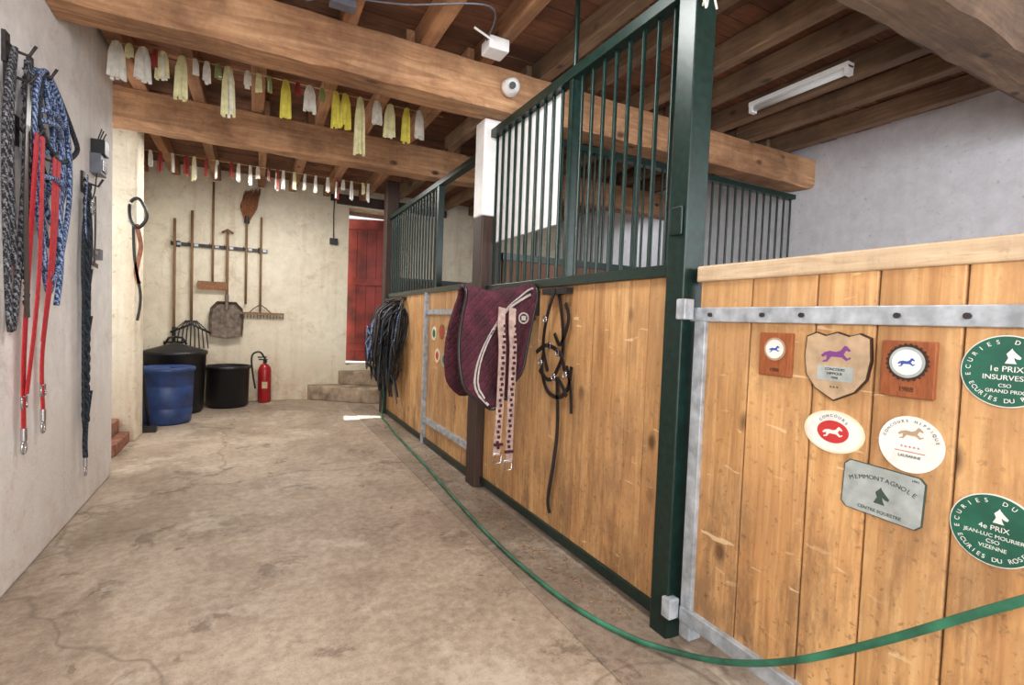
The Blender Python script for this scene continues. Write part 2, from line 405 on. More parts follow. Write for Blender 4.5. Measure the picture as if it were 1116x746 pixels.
# ------------------------------------------------------------------ far stall
st2=empty('horse_stall')
b=B(); y=3.14
while y<5.68:
    w=min(0.13,5.69-y); b.box(XS,XS+0.035,y+0.0015,y+w-0.0015,0.05,1.33,'pine'); y+=0.13
b.build('plank_panel',st2,bevel=0.003)
b=B()
b.box(XS-0.02,XS+0.05,3.14,5.7,1.325,1.365,'green'); b.box(XS-0.018,XS+0.045,3.14,5.7,0.02,0.06,'green')
b.box(XS-0.02,XS+0.04,3.14,5.7,2.2,2.24,'green')
y=4.06
while y<5.65: b.cyl((XS+0.012,y,1.36),(XS+0.012,y,2.21),0.0095,'green',n=8); y+=0.088
b.box(XS-0.015,XS+0.035,4.0,4.04,1.36,2.21,'green')
b.box(XS-0.03,XS+0.04,4.22,4.27,0,1.33,'galv')
b.box(XS-0.025,XS-0.0,3.14,4.22,0.2,0.245,'galv'); b.box(XS-0.02,XS-0.0,3.14,4.22,1.14,1.18,'galv')
b.build('grille_and_frame',st2)
b=B(); b.box(XS-0.05,XS+0.09,5.7,5.84,0,2.635,'brown'); b.build('corner_post',st2,bevel=0.01)
b=B(); x=1.45
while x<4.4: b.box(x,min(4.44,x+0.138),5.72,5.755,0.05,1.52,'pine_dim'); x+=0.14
b.box(1.44,4.44,5.71,5.765,1.52,1.56,'green'); b.build('end_planks',st2)

# steps, door
b=B(); b.prism([(0.62,6.99),(0.66,6.9),(1.28,6.42),(2.05,6.38),(2.05,6.99)],0,0.19,'stone')
b.prism([(1.0,6.99),(1.04,6.9),(1.36,6.68),(2.05,6.66),(2.05,6.99)],0.19,0.37,'stone'); b.build('stone_steps',bevel=0.015)
d=empty('door_1')
hinge=Matrix.Translation((dx1-0.05,YB+0.3,0))@Matrix.Rotation(math.radians(-22),4,'Z')
b=B()
for i in range(5): b.box(-0.68+i*0.136,-0.68+i*0.136+0.133,0,0.035,dz0+0.01,dz1-0.04,'reddoor',mat=hinge)
for z in (0.6,1.55,2.35): b.box(-0.68,0,-0.022,0.0,z,z+0.1,'reddoor',mat=hinge)
b.build('door_leaf',d,bevel=0.004)
b=B(); b.box(dx0,dx0+0.035,YB+0.24,YB+0.32,dz0,dz1,'handle'); b.box(dx1-0.035,dx1,YB+0.24,YB+0.32,dz0,dz1,'handle'); b.box(dx0,dx1,YB+0.24,YB+0.32,dz1-0.04,dz1,'handle'); b.build('door_frame',d)
b=B(); b.box(0.94,2.46,YB-0.03,YB+0.02,2.57,2.70,'brown'); b.build('trim_door_lintel',bevel=0.01)
b=B(); b.box(-1.9,-0.9,4.55,5.055,0,0.09,'brick'); b.box(-1.9,-0.97,4.75,5.055,0.09,0.2,'brick'); b.build('brick_step',bevel=0.01)

# ------------------------------------------------------------------ tools on the back wall
YT=YB-0.05
b=B(); b.box(-0.87,0.13,YB-0.03,YB-0.0,1.845,1.885,'iron')
for x in (-0.83,-0.66,-0.45,-0.3,-0.1,0.06):
    b.tube([(x-0.03,YB-0.02,1.865),(x-0.03,YB-0.09,1.865),(x-0.03,YB-0.1,1.89)],0.005,'iron',n=6); b.box(x+.02,x+.06,YB-0.034,YB-0.03,1.85,1.88,'galv')
for x in (-0.8,0.05): b.box(x-.02,x+.02,YB-0.014,YB,1.83,1.90,'iron')
b.build('tool_rack')
def handle(b,x,z0,z1,r=0.014,k='handle',dx=0.0): b.tube([(x+dx,YT,z0),(x+dx*.5,YT,(z0+z1)/2),(x,YT,z1)],r,k,n=10)
b=B(); handle(b,-0.83,0.75,2.15); b.cyl((-0.83,YT,0.72),(-0.83,YT,0.9),0.02,'iron')
for dxx in (-.09,-.03,.03,.09): b.tube([(-0.83+dxx,YT,0.72),(-0.83+dxx,YT-0.03,0.55),(-0.83+dxx,YT-0.01,0.4)],0.006,'iron',n=6)
b.box(-0.93,-0.73,YT-0.012,YT+0.012,0.71,0.735,'iron'); b.build('garden_fork')
b=B(); handle(b,-0.66,0.98,2.26)
for i in range(9):
    t=i/8-0.5; b.tube([(-0.66+t*0.1,YT-0.01,0.98),(-0.66+t*0.3,YT-0.03,0.88),(-0.66+t*0.36,YT-0.09,0.66)],0.007,'black',n=6)
b.tube([(-0.86,YT-0.05,0.84),(-0.66,YT-0.02,0.94),(-0.46,YT-0.05,0.84)],0.012,'black'); b.build('manure_fork')
b=B(); handle(b,-0.45,1.44,2.62,0.012); b.box(-0.6,-0.3,YT-0.03,YT+0.03,1.41,1.45,'handle'); b.box(-0.6,-0.3,YT-0.028,YT+0.028,1.36,1.41,'rush'); b.build('push_broom')
b=B(); handle(b,-0.1,1.2,2.3,0.013,dx=0.0)
rd=random.Random(3)
for i in range(110):
    a=rd.uniform(-1,1); c=rd.uniform(-1,1)
    b.tube([(-0.1+a*0.02,YT+c*0.012,2.2),(-0.1+a*0.09+0.02,YT+c*0.03,2.38+rd.uniform(-.02,.02)),(-0.1+a*0.085+0.06+rd.uniform(-.02,.02),YT+c*0.02,2.56+rd.uniform(-.04,.05)+a*0.03)],[0.006,0.008,0.003],'rush',n=4)
b.cyl((-0.1,YT,2.18),(-0.1,YT,2.26),0.03,'iron'); b.build('rush_broom')
b=B(); handle(b,-0.3,1.15,2.06,0.015); b.tube([(-0.36,YT,2.04),(-0.3,YT,2.08),(-0.24,YT,2.04)],0.013,'handle')
out=[(-0.1,1.22),(0.1,1.22),(0.17,1.14),(0.185,1.0),(0.17,0.80),(0,0.77),(-0.17,0.80),(-0.185,1.0),(-0.17,1.14)]
nn=len(out); vs=[(-0.3+x,YT-0.03+0.0,z) for x,z in out]+[(-0.3+x*.85,YT+0.02,1.0+(z-1.0)*.85) for x,z in out]
b.add(vs,[tuple(range(nn,2*nn))]+[(i,(i+1)%nn,nn+(i+1)%nn,nn+i) for i in range(nn)],'shovel'); b.cyl((-0.3,YT-0.01,1.12),(-0.3,YT,1.3),0.022,'shovel')
for q in (-.1,-.05,0,.05,.1): b.box(-0.3+q-.006,-0.3+q+.006,YT+0.006,YT+0.019,0.84,1.15,'shovel')
b.build('scoop_shovel')
b=B(); handle(b,0.06,1.1,2.27,0.012); b.box(-0.16,0.33,YT-0.015,YT+0.015,1.075,1.105,'handle')
for i in range(14):
    x=-0.15+i*0.036; b.tube([(x,YT,1.08),(x,YT-0.03,1.05),(x,YT-0.035,1.03)],0.004,'iron',n=5)
b.tube([(-0.06,YT,1.1),(0.0,YT,1.16),(0.06,YT,1.2)],0.006,'iron',n=6); b.tube([(0.18,YT,1.1),(0.12,YT,1.16),(0.06,YT,1.2)],0.006,'iron',n=6)
b.build('hay_rake')
b=B(); b.box(0.86,0.96,YB-0.05,YB,2.03,2.11,'black'); b.tube([(0.91,YB-0.012,2.1),(0.905,YB-0.012,2.4),(0.91,YB-0.012,2.62)],0.008,'black',n=6)
b.box(0.86,0.93,YB-0.05,YB,2.60,2.68,'black'); b.build('light_switch_box',bevel=0.006)

# barrels
b=B(); b.lathe([(0.0,0.0),(0.185,0.0),(0.205,0.02),(0.213,0.15),(0.209,0.16),(0.215,0.17),(0.22,0.36),(0.215,0.37),(0.222,0.38),(0.225,0.50),(0.236,0.505),(0.238,0.54),(0.228,0.545),(0.218,0.535),(0.0,0.535)],(-0.75,5.84,0),'blue',48)
b.cyl((-0.68,5.80,0.533),(-0.68,5.80,0.55),0.035,'blue',n=18)
b.build('blue_barrel')
b=B(); b.lathe([(0,0),(0.24,0),(0.26,0.03),(0.285,0.62),(0.30,0.63),(0.30,0.66),(0.28,0.66),(0.27,0.67),(0.0,0.75)],(-0.75,6.42,0),'black',48)
for s_ in (-1,1): b.tube([(-0.75+s_*0.1,6.42,0.73),(-0.75+s_*0.06,6.42,0.80),(-0.75,6.42,0.81)],0.012,'black')
b.build('black_barrel')
b=B(); b.lathe([(0,0),(0.19,0),(0.215,0.02),(0.225,0.44),(0.24,0.445),(0.24,0.475),(0.22,0.475),(0.2,0.06),(0,0.05)],(-0.27,6.68,0),'black',48)
b.build('black_bucket')
b=B(); cx,cy=0.12,6.86
b.lathe([(0,0.0),(0.065,0.0),(0.075,0.02),(0.075,0.38),(0.068,0.43),(0.04,0.47),(0.025,0.48),(0,0.48)],(cx,cy,0.0),'redmetal',28)
b.cyl((cx,cy,0.47),(cx,cy,0.52),0.02,'iron'); b.box(cx-0.07,cx+0.03,cy-0.012,cy+0.012,0.52,0.535,'black'); b.box(cx-0.08,cx+0.02,cy-0.01,cy+0.01,0.55,0.565,'black')
b.tube(spline([(cx+0.02,cy-0.02,0.5),(cx-0.05,cy-0.06,0.62),(cx-0.13,cy-0.07,0.60),(cx-0.145,cy-0.07,0.5),(cx-0.12,cy-0.07,0.3),(cx-0.1,cy-0.07,0.18)]),0.011,'black'); b.box(cx-0.03,cx+0.03,cy-0.078,cy-0.06,0.18,0.26,'tan')
b.build('fire_extinguisher')
b=B(); b.tube([(-0.83,5.42,0.05),(-0.95,5.40,1.3)],0.014,'black'); b.box(-0.89,-0.77,5.38,5.46,0.0,0.06,'black'); b.build('leaning_broom')
b=B(); b.tube(spline([(-0.9,5.04,1.95),(-0.84,5.03,1.98),(-0.79,5.03,1.85),(-0.85,5.03,1.75),(-0.9,5.03,1.82)],6,True),0.013,'blackm')
b.tube(spline([(-0.86,5.03,1.78),(-0.83,5.03,1.6),(-0.86,5.03,1.4),(-0.84,5.03,1.3)]),0,'brick',flat=(0.016,0.003),up=(0,1,0))
b.tube(spline([(-0.88,5.03,1.78),(-0.87,5.03,1.5),(-0.83,5.03,1.2),(-0.85,5.03,1.0)]),0,'blackm',flat=(0.010,0.003),up=(0,1,0)); b.build('hanging_reins')

# ------------------------------------------------------------------ tack on left wall
def W(y,z,off=0.02): return (XL+off,y,z)
def hook(b,y,z): b.tube([W(y,z+.03,0.006),W(y,z,0.03),W(y,z-.01,0.07),W(y,z+.03,0.09)],0.006,'iron',n=6); b.box(XL,XL+.012,y-.02,y+.02,z-.05,z+.06,'iron')
b=B(); hook(b,2.50,2.02)
for i,(dy,zb) in enumerate(((0.0,1.0),(0.04,1.25))):
    b.tube(spline([W(2.5,2.03,0.03),W(2.42+dy,1.7,.03),W(2.46+dy,zb,.03),W(2.53+dy,1.5,.045),W(2.52,2.0,.06)]),0.011,'ropeb')
for i in range(30):
    z=1.98-i*0.03; b.tube([W(2.60+0.01*math.cos(t),z+0.016*math.sin(t),0.03+0.008*math.cos(2*t+i*1.6)) for t in [k*math.pi/4 for k in range(8)]],0.004,'iron',n=5,closed=True)
b.build('lead_rope')
b=B(); hook(b,2.72,2.03)
loops=[(2.62,2.86,1.5),(2.66,2.92,1.35),(2.6,2.95,1.2),(2.7,3.0,1.62),(2.68,2.9,1.15),(2.64,3.05,1.72),(2.74,3.02,1.45),(2.6,2.8,1.7)]
for i,(ya,yb,zb) in enumerate(loops):
    o=0.03+0.014*(i%3)
    b.tube(spline([W(2.72,2.04,o),W(ya,1.9,o),W(ya-0.0,(zb+1.9)/2,o),W((ya+yb)/2,zb,o),W(yb,(zb+1.9)/2,o+.01),W(yb-0.03,1.88,o+.01)],7,True),0.010,'roped' if i not in (3,5) else 'ropek')
for z in (1.86,1.82,1.6):
    b.tube(spline([W(2.62,z,0.035),W(2.70,z+0.015,0.085),W(2.82,z,0.075),W(2.88,z-.02,0.035)]),0.011,'roped')
b.tube(spline([W(2.8,1.6,.07),W(2.84,1.3,.07),W(2.82,1.1,.06)]),0.011,'roped')
b.build('coiled_blue_rope')
def strap(b,pts,k,hw=0.014,th=0.002): b.tube(spline([W(*p) for p in pts],6),0,k,flat=(hw,th),up=(1,0,0))
def buckle(b,y,z,w=0.022,off=0.03):
    b.tube([W(y-w,z-w,off),W(y+w,z-w,off),W(y+w,z+w,off),W(y-w,z+w,off)],0.004,'chrome',n=6,closed=True)
def snap(b,y,z):
    b.cyl(W(y,z,0.03),W(y,z-0.05,0.03),0.010,'chrome'); b.tube([W(y+0.018*math.cos(t),z-0.075+0.025*math.sin(t),0.03) for t in [k*math.pi/5 for k in range(10)]],0.005,'chrome',n=6,closed=True)
b=B(); hook(b,2.58,1.75); strap(b,[(2.56,1.75,.075),(2.55,1.4,.06),(2.575,0.9,.03),(2.57,0.62,.03)],'red',0.019); strap(b,[(2.60,1.75,.08),(2.59,1.2,.07),(2.585,0.75,.035)],'red',0.016)
buckle(b,2.575,0.72); snap(b,2.57,0.62); b.build('red_lead_strap')
b=B(); hook(b,2.73,1.70); strap(b,[(2.76,1.70,.085),(2.75,1.3,.07),(2.765,0.9,.03),(2.77,0.66,.03)],'red',0.018); strap(b,[(2.71,1.70,.085),(2.72,1.3,.07),(2.75,0.95,.035)],'red',0.016)
buckle(b,2.77,0.74); snap(b,2.77,0.66); b.build('red_lead_strap')
b=B(); hook(b,2.515,1.93); strap(b,[(2.52,1.95,.065),(2.50,1.5,.06),(2.51,1.05,.06)],'blackm',0.02); b.build('black_surcingle')
b=B(); hook(b,3.42,1.75)
for k in range(3):
    pts=[]
    for i in range(90):
        z=1.74-1.25*i/89; ph=i*0.55+k*2.1
        pts.append(W(3.40-0.03*(i/89)+0.012*math.sin(ph),z,0.03+0.010*math.cos(ph)))
    b.tube(pts,0.009,'ropek',n=6)
for k,(ya,zb) in enumerate(((3.33,1.2),(3.47,1.35),(3.44,0.95),(3.34,0.55))):
    b.tube(spline([W(3.42,1.75,.03),W(ya,1.5,.03),W(ya-.01,zb,.03),W(3.39,zb-.06,.03),W(3.41,zb+.1,.045)]),0.007,'ropek',n=6)
b.tube(spline([W(3.38,0.5,.03),W(3.36,0.38,.03),W(3.37,0.3,.03)]),0.012,'ropek'); snap(b,3.37,0.3); buckle(b,3.40,1.62,0.03,.05)
strap(b,[(3.36,1.78,.04),(3.32,1.6,.04),(3.34,1.45,.04)],'roped',0.008); strap(b,[(3.5,1.7,.04),(3.5,1.5,.04),(3.48,1.32,.04)],'blackm',0.012)
b.build('braided_lead_rope')
b=B(); y,z=3.62,1.93
b.box(XL,XL+0.05,y-0.06,y+0.06,z-0.09,z+0.02,'greyp'); b.box(XL,XL+0.065,y-0.045,y+0.045,z+0.02,z+0.10,'black'); b.box(XL+.05,XL+.058,y-0.04,y+0.04,z-0.07,z-0.01,'chrome')
b.tube(spline([W(y-0.05,z-.09,.03),W(y-.09,z-.2,.03),W(y-.14,z-.25,.03)]),0.004,'blackm',n=5)
for dy in (-.03,0,.04): b.tube([W(y+dy,z+.1,.03),W(y+dy*1.3,z+.16,.05)],0.004,'iron',n=5)
b.build('wall_mounted_clipper_box',bevel=0.006)
b=B(); strap(b,[(3.5,1.42,.02),(3.66,1.40,.02),(3.7,1.39,.02)],'cream',0.01); strap(b,[(3.52,1.34,.02),(3.64,1.33,.02)],'blackm',0.012); b.box(XL,XL+.03,3.64,3.7,1.37,1.43,'greyp'); b.build('wall_peg')

# ------------------------------------------------------------------ saddle pad on its rack, girths, bridle
YP=2.36
b=B()
b.cyl((XS,YP,1.235),(0.97,YP,1.25),0.016,'black'); b.box(XS-0.03,XS,YP-.05,YP+.05,1.14,1.27,'black'); b.cyl((XS,YP,1.12),(1.15,YP,1.24),0.010,'black')
b.build('saddle_rack')
sp=empty('saddle_pad')
b=B(); nu,nv=36,48; vs=[];fs=[]
def padpt(s,t,off=0.0):
    x=0.925+0.405*s
    wav=0.028*math.sin(s*9+1)+0.016*math.sin(s*17+t*4)
    Lf=0.50+0.05*(1-s)-0.03*math.sin(s*math.pi)+0.012*math.sin(s*13)
    a=abs(t); top=1.275+0.025*s*s-0.035*math.sin(s*math.pi)*(1-s)+0.006*math.sin(s*15)
    r=0.055
    if a<0.14:
        th=a/0.14*math.pi/2; yy=r*math.sin(th); zz=top-r+r*math.cos(th)
    else:
        q=(a-0.14)/0.86; yy=r+0.06*q+wav*q; zz=top-r-Lf*q
        bul=0.05*math.sin(q*math.pi)
        x+= -bul*max(0,1-1.6*s)
        if s>0.5: x-=(s-.5)*0.26*q
        if q>0.75: x+= (0.5-s)*0.22*((q-0.75)/0.25)**2
    y=YP-yy-off if t>0 else YP+yy
    return (min(x,XS-0.025),y,zz)
for j in range(nv+1):
    for i in range(nu+1): vs.append(padpt(i/nu,-0.95+1.95*j/nv))
for j in range(nv):
    for i in range(nu): a=j*(nu+1)+i; fs.append((a,a+1,a+nu+2,a+nu+1))
b.add(vs,fs,'maroon',True); b.build('quilted_cloth',sp,solid=0.018)
b=B()
edge=[padpt(0.0,t,0.008) for t in [0.0+1.0*i/20 for i in range(21)]]+[padpt(s_,1.0,0.008) for s_ in [0.04+0.92*i/16 for i in range(17)]]+[padpt(1.0,1.0-1.0*i/20,0.008) for i in range(21)]
b.tube(edge,0.008,'blackm',n=6)
def arc(off):
    return [padpt(0.10+off+0.78*(i/30)**1.25, 0.97-off-0.84*math.sin((i/30)*math.pi/2)**0.85,0.013) for i in range(31)]
b.tube(arc(0),0,'pipe',flat=(0.006,0.003),up=(0,1,0)); b.tube(arc(0.05),0,'pipe',flat=(0.004,0.003),up=(0,1,0))
b.tube(arc(0.025),0,'blackm',flat=(0.004,0.003),up=(0,1,0))
b.build('piping',sp)
b=B(); p=padpt(0.80,0.33,0.013); mt=Matrix.Translation(p)@Matrix.Rotation(math.pi/2,4,'X')
b.lathe([(0.022,0.003),(0.03,0.006),(0.03,0)],(0,0,0),'pipe',20,mat=mt); b.box(-.012,.012,-.012,.012,0,.005,'pipe',mat=mt)
b.build('emblem',sp)
b=B()
for k,(x,zb) in enumerate(((1.075,0.44),(1.135,0.40))):
    b.tube(spline([(x+0.03,YP-.095,1.17),(x+0.015,YP-.125,1.08),(x+0.01,YP-.155,0.95),(x,YP-.17,0.7),(x-0.005+k*.01,YP-.16,zb)]),0,'cream',flat=(0.019,0.003),up=(0,1,0))
    for i in range(24):
        z=1.08-i*0.026; xx=x+0.012*(z-.7)/.4; b.box(xx-0.009+0.006*(i%2),xx+0.004+0.006*(i%2),YP-.1785,YP-.1725,z-0.007,z+0.007,'maroon')
    b.box(x-0.024,x+0.022,YP-.178,YP-.165,zb+.05,zb+.062,'maroon')
    b.tube([(x-0.022,YP-.16,zb-0.04),(x+0.022,YP-.16,zb-0.04),(x+0.022,YP-.16,zb+.01),(x-0.022,YP-.16,zb+.01)],0.004,'chrome',n=6,closed=True)
b.build('girth_strap')
b=B(); X=XS-0.02
b.box(XS-0.04,XS,2.0,2.22,1.245,1.275,'black')
def sp2(pts,hw=0.010,k='blackm',o=0.0): b.tube(spline([(X-o,y,z) for y,z in pts],6),0,k,flat=(hw,0.003),up=(1,0,0))
sp2([(2.10,1.27),(2.17,1.12),(2.19,0.98),(2.14,0.86)],o=.02); sp2([(2.10,1.27),(2.05,1.1),(2.04,0.95),(2.10,0.85)])
sp2([(2.24,0.95),(2.14,0.99),(2.02,0.96),(1.97,0.88)],o=.03); sp2([(2.22,0.86),(2.14,0.82),(2.04,0.83),(1.96,0.76)],o=.02)
sp2([(2.22,0.95),(2.23,0.86),(2.17,0.76),(2.06,0.74),(1.98,0.8),(1.96,0.9)]); sp2([(2.12,1.05),(2.06,1.0),(2.0,1.12),(2.03,1.2)])
sp2([(2.08,0.84),(2.06,0.6),(2.08,0.42),(2.12,0.22),(2.10,0.15)],0.011); sp2([(2.0,0.9),(1.96,0.8),(1.945,0.68)],0.008)
for y,z in ((2.17,1.12),(2.04,0.96),(2.12,0.99),(2.2,0.9),(2.07,0.84),(1.97,0.86)):
    b.tube([(X-0.03,y+0.016*math.cos(t),z+0.016*math.sin(t)) for t in [k*math.pi/5 for k in range(10)]],0.004,'chrome',n=6,closed=True)
b.build('hanging_bridle')
rd=random.Random(11)
b=B()
for i in range(64):
    y0=rd.uniform(4.9,5.62); zt=rd.uniform(1.02,1.29); zb=rd.uniform(0.35,0.85); w=rd.uniform(.05,.16); x=XS-0.03-rd.uniform(0,0.24)
    k=rd.choice(['blackm','ropek','blackm','black','iron','roped' if i%5==0 else 'blackm','greyp' if i%4==0 else 'blackm'])
    b.tube(spline([(XS-0.04,y0,zt),(x+.04,y0-w*.5,zt-.1),(x,y0-w,zt-.3+rd.uniform(-.08,.08)),(x-.02,y0-w*rd.uniform(.3,1.3),zb+.1),(x,y0+rd.uniform(-.08,.08),zb),(x,y0+w,zb+.15),(x+.01,y0+w*.8,zt-.3)],5,True),rd.choice([0.006,0.009,0.012]),k,n=6)
for i in range(12):
    y0=rd.uniform(5.0,5.6); b.tube(spline([(XS-.03,y0,1.25),(XS-.12,y0,.8),(XS-.06,y0+rd.uniform(-.1,.1),rd.uniform(.1,.4))]),0.008,'ropek' if i%3 else 'greyp',n=6)
b.box(XS-0.05,XS-.0,4.95,5.65,1.28,1.31,'iron'); b.build('hanging_halters')

# ------------------------------------------------------------------ hose, straw
b=B()
hp=[(1.3,5.64,0.45),(1.29,5.6,0.14),(1.25,5.45,0.018),(1.22,5.1,0.018),(1.17,4.3,0.018),(1.14,3.51,0.018),(1.10,2.9,0.018),(1.075,2.4,0.018),(1.07,1.99,0.018),(1.10,1.58,0.018),(1.18,1.31,0.018),(1.255,1.12,0.05),(1.265,0.95,0.13),(1.265,0.78,0.245),(1.26,0.6,0.40),(1.26,0.42,0.57),(1.26,0.2,0.78),(1.27,-0.1,1.1),(1.33,-0.3,1.33)]
b.tube(spline(hp,8),0.0092,'hose',n=12); b.build('garden_hose')
b=B(); rd=random.Random(5)
for i in range(700):
    y=rd.uniform(1.4,6.2); x=min(1.315,rd.gauss(1.24,0.06) if rd.random()<0.9 else rd.uniform(0.6,1.0)); a=rd.uniform(0,3.14); l=rd.uniform(.006,.024); z=0.0075 if x>1.0 else 0.0015
    b.tube([(x,y,z),(x+l*math.cos(a),y+l*math.sin(a),z+.001)],0.0013,'straw' if i%3==0 else 'rush',n=4)
b.build('scattered_straw')

# ------------------------------------------------------------------ badges
def PM(y,z,rot=0,x=XS-0.0005):
    m=Matrix(((0,0,-1,x),(-1,0,0,y),(0,1,0,z),(0,0,0,1)))
    return m@Matrix.Rotation(rot,4,'Z')
def ell(rx,ry,n=40,cx=0,cy=0): return [(cx+rx*math.cos(2*math.pi*i/n),cy+ry*math.sin(2*math.pi*i/n)) for i in range(n)]
def text(par,body,size,lx,ly,lz,k,PMm,rot=0):
    cu=bpy.data.curves.new('lettering','FONT'); cu.body=body; cu.size=size; cu.align_x='CENTER'; cu.align_y='CENTER'; cu.extrude=0.0003
    cu.materials.append(M[k]); o=bpy.data.objects.new('lettering',cu); COL.objects.link(o)
    o.matrix_world=PMm@Matrix.Translation((lx,ly,lz))@Matrix.Rotation(rot,4,'Z')
    if par: o.parent=par
def ring_text(par,body,size,r,a0,a1,k,PMm,lz,cx=0,cy=0,flip=False):
    n=len(body)
    for i,ch in enumerate(body):
        if ch==' ': continue
        a=a0+(a1-a0)*i/(n-1)
        text(par,ch,size,cx+r*math.cos(a),cy+r*math.sin(a),lz,k,PMm,a-math.pi/2+(math.pi if flip else 0))
horse=[(-1,-.15),(-.75,.1),(-.4,.2),(0,.15),(.3,.25),(.55,.6),(.7,.55),(.95,.3),(.88,.2),(.65,.28),(.5,0),(.75,-.25),(.95,-.15),(.98,-.25),(.7,-.42),(.38,-.2),(0,-.2),(-.3,-.2),(-.55,-.55),(-.85,-.6),(-.85,-.5),(-.6,-.4),(-.62,-.1),(-.85,-.25)]
head=[(-.6,-.9),(-.3,-.2),(-.5,.3),(-.1,.8),(0,1.0),(.1,.75),(.4,.4),(.9,-.1),(.8,-.35),(.5,-.3),(.2,-.1),(.3,-.5),(.5,-.9)]
def icon(b,shape,s_,cx,cy,z,k,m): b.prism([(cx+x*s_,cy+y*s_) for x,y in shape],z,z+0.0006,k,mat=m)
def plaque(name,y,z,w,h,medk,ringk,rim=1.0):
    e=empty(name); m=PM(y,z); b=B(); b.prism([(-w/2,-h/2),(w/2,-h/2),(w/2,h/2),(-w/2,h/2)],0,0.012,'plaque',mat=m); b.build('board',e,bevel=0.002)
    b=B(); R_=w*0.33; cy=h*0.12
    if rim>1: b.prism([(R_*(rim if i%2 else rim*.9)*math.cos(math.pi*i/24),cy+R_*(rim if i%2 else rim*.9)*math.sin(math.pi*i/24)) for i in range(48)],0.012,0.0135,ringk,mat=m)
    b.prism(ell(R_,R_,cy=cy),0.0135,0.0145,'silver' if rim>1 else ringk,mat=m); b.prism(ell(R_*.82,R_*.82,cy=cy),0.0145,0.016,medk,mat=m); icon(b,horse,R_*.5,0,cy,0.016,'bblue',m)
    b.build('medallion',e); text(e,'1988',h*0.12,0,-h*0.36,0.0125,'darkrim',m)
plaque('award_plaque',0.935,1.035,0.10,0.125,'bwhite','tan')
plaque('award_plaque',0.605,1.025,0.108,0.13,'bwhite','darkrim',1.25)
e=empty('award_shield'); m=PM(0.765,1.018)
sh=[(0,.088),(.03,.078),(.055,.086),(.080,.075),(.084,.02),(.076,-.03),(.05,-.065),(0,-.092)]
sh=sh+[(-x,y) for x,y in sh[-2:0:-1]]; sh=sh[::-1]
b=B(); b.prism(sh,0,0.010,'darkrim',mat=m); b.prism([(x*.96,y*.96) for x,y in sh],0.010,0.012,'tan',mat=m); icon(b,horse,0.038,0.0,0.03,0.012,'purple',m); b.prism([(-.045,-.04),(.045,-.04),(.045,-.002),(-.045,-.002)],0.012,0.0125,'silver',mat=m); b.build('shield_body',e)
for i,s_ in enumerate(('CONCOURS','HIPPIQUE','1990')): text(e,s_,0.009,0,-0.010-i*.011,0.013,'darkrim',m)
text(e,'* * *',0.012,0,-.058,0.0125,'darkrim',m)
def round_badge(name,y,z,r,lines,top,bot):
    e=empty(name); m=PM(y,z); b=B(); b.prism(ell(r,r,56),0,0.004,'bwhite',mat=m); b.prism(ell(r*.97,r*.97,56),0.004,0.005,'bgreen',mat=m)
    icon(b,head,r*.22,r*.1,r*.42,0.005,'bwhite',m); b.build('disc',e)
    ring_text(e,top,r*.165,r*.82,math.radians(190),math.radians(-10),'bwhite',m,0.0053); ring_text(e,bot,r*.165,r*.82,math.radians(208),math.radians(332),'bwhite',m,0.0053,flip=True)
    yy=0.06*r
    for s_,sz in lines: text(e,s_,r*sz,0,yy,0.0053,'bwhite',m); yy-=r*(sz*1.0+.02)
round_badge('round_green_badge',0.437,1.037,0.073,[('1e PRIX',.22),('INSURVEST',.2),('CSO',.14),('GRAND PRIX',.14)],'ECURIES DU BOIS','ECURIES DU ROSEY')
round_badge('round_green_badge',0.437,0.712,0.073,[('4e PRIX',.2),('JEAN-LUC MOURIER',.145),('CSO',.15),('VIZENNE',.15)],'ECURIES DU BOIS','ECURIES DU ROSEY')
e=empty('oval_badge'); m=PM(0.765,0.845); b=B(); b.prism(ell(.076,.055,48),0,0.004,'bcream',mat=m); b.prism(ell(.040,.029,40),0.0045,0.0052,'bred',mat=m); b.prism(ell(.070,.050,40),0.004,0.0045,'bwhite',mat=m); icon(b,horse,.026,0,0,0.0052,'bwhite',m); b.build('disc',e)
ring_text(e,'CONCOURS',.010,.042,math.radians(140),math.radians(40),'ink',m,.0048)
e=empty('round_white_badge'); m=PM(0.592,0.852); b=B(); b.prism(ell(.065,.065,48),0,0.004,'bwhite',mat=m)
icon(b,horse,.026,0,.026,0.004,'tan',m); b.prism([(-.03,-.018),(.03,-.018),(.03,-.0165),(-.03,-.0165)],.004,.0045,'bred',mat=m); b.build('disc',e)
text(e,'* * * * *',.012,0,-.008,.0045,'bred',m); text(e,'LAUSANNE',.009,0,-.028,.0045,'ink',m); ring_text(e,'CONCOURS HIPPIQUE',.009,.054,math.radians(165),math.radians(15),'ink',m,.0045)
e=empty('silver_plate_badge'); m=PM(0.645,0.722,math.radians(-2)); b=B()
w,h,c=.088,.061,.012; oc=[(-w+c,-h),(w-c,-h),(w,-h+c),(w,h-c),(w-c,h),(-w+c,h),(-w,h-c),(-w,-h+c)]
b.prism(oc,0,.004,'ink',mat=m); b.prism([(x*.97,y*.97) for x,y in oc],.004,.005,'silver',mat=m); icon(b,head,.022,0,-.008,.005,'ink',m); b.build('plate',e)
ring_text(e,'MEMMONTAGNOLE',.015,.16,math.radians(115),math.radians(65),'ink',m,.0055,cy=-.128); text(e,'CENTRE EQUESTRE',.011,0,-.047,.0055,'ink',m); text(e,'1991',.008,.068,.050,.0055,'ink',m)
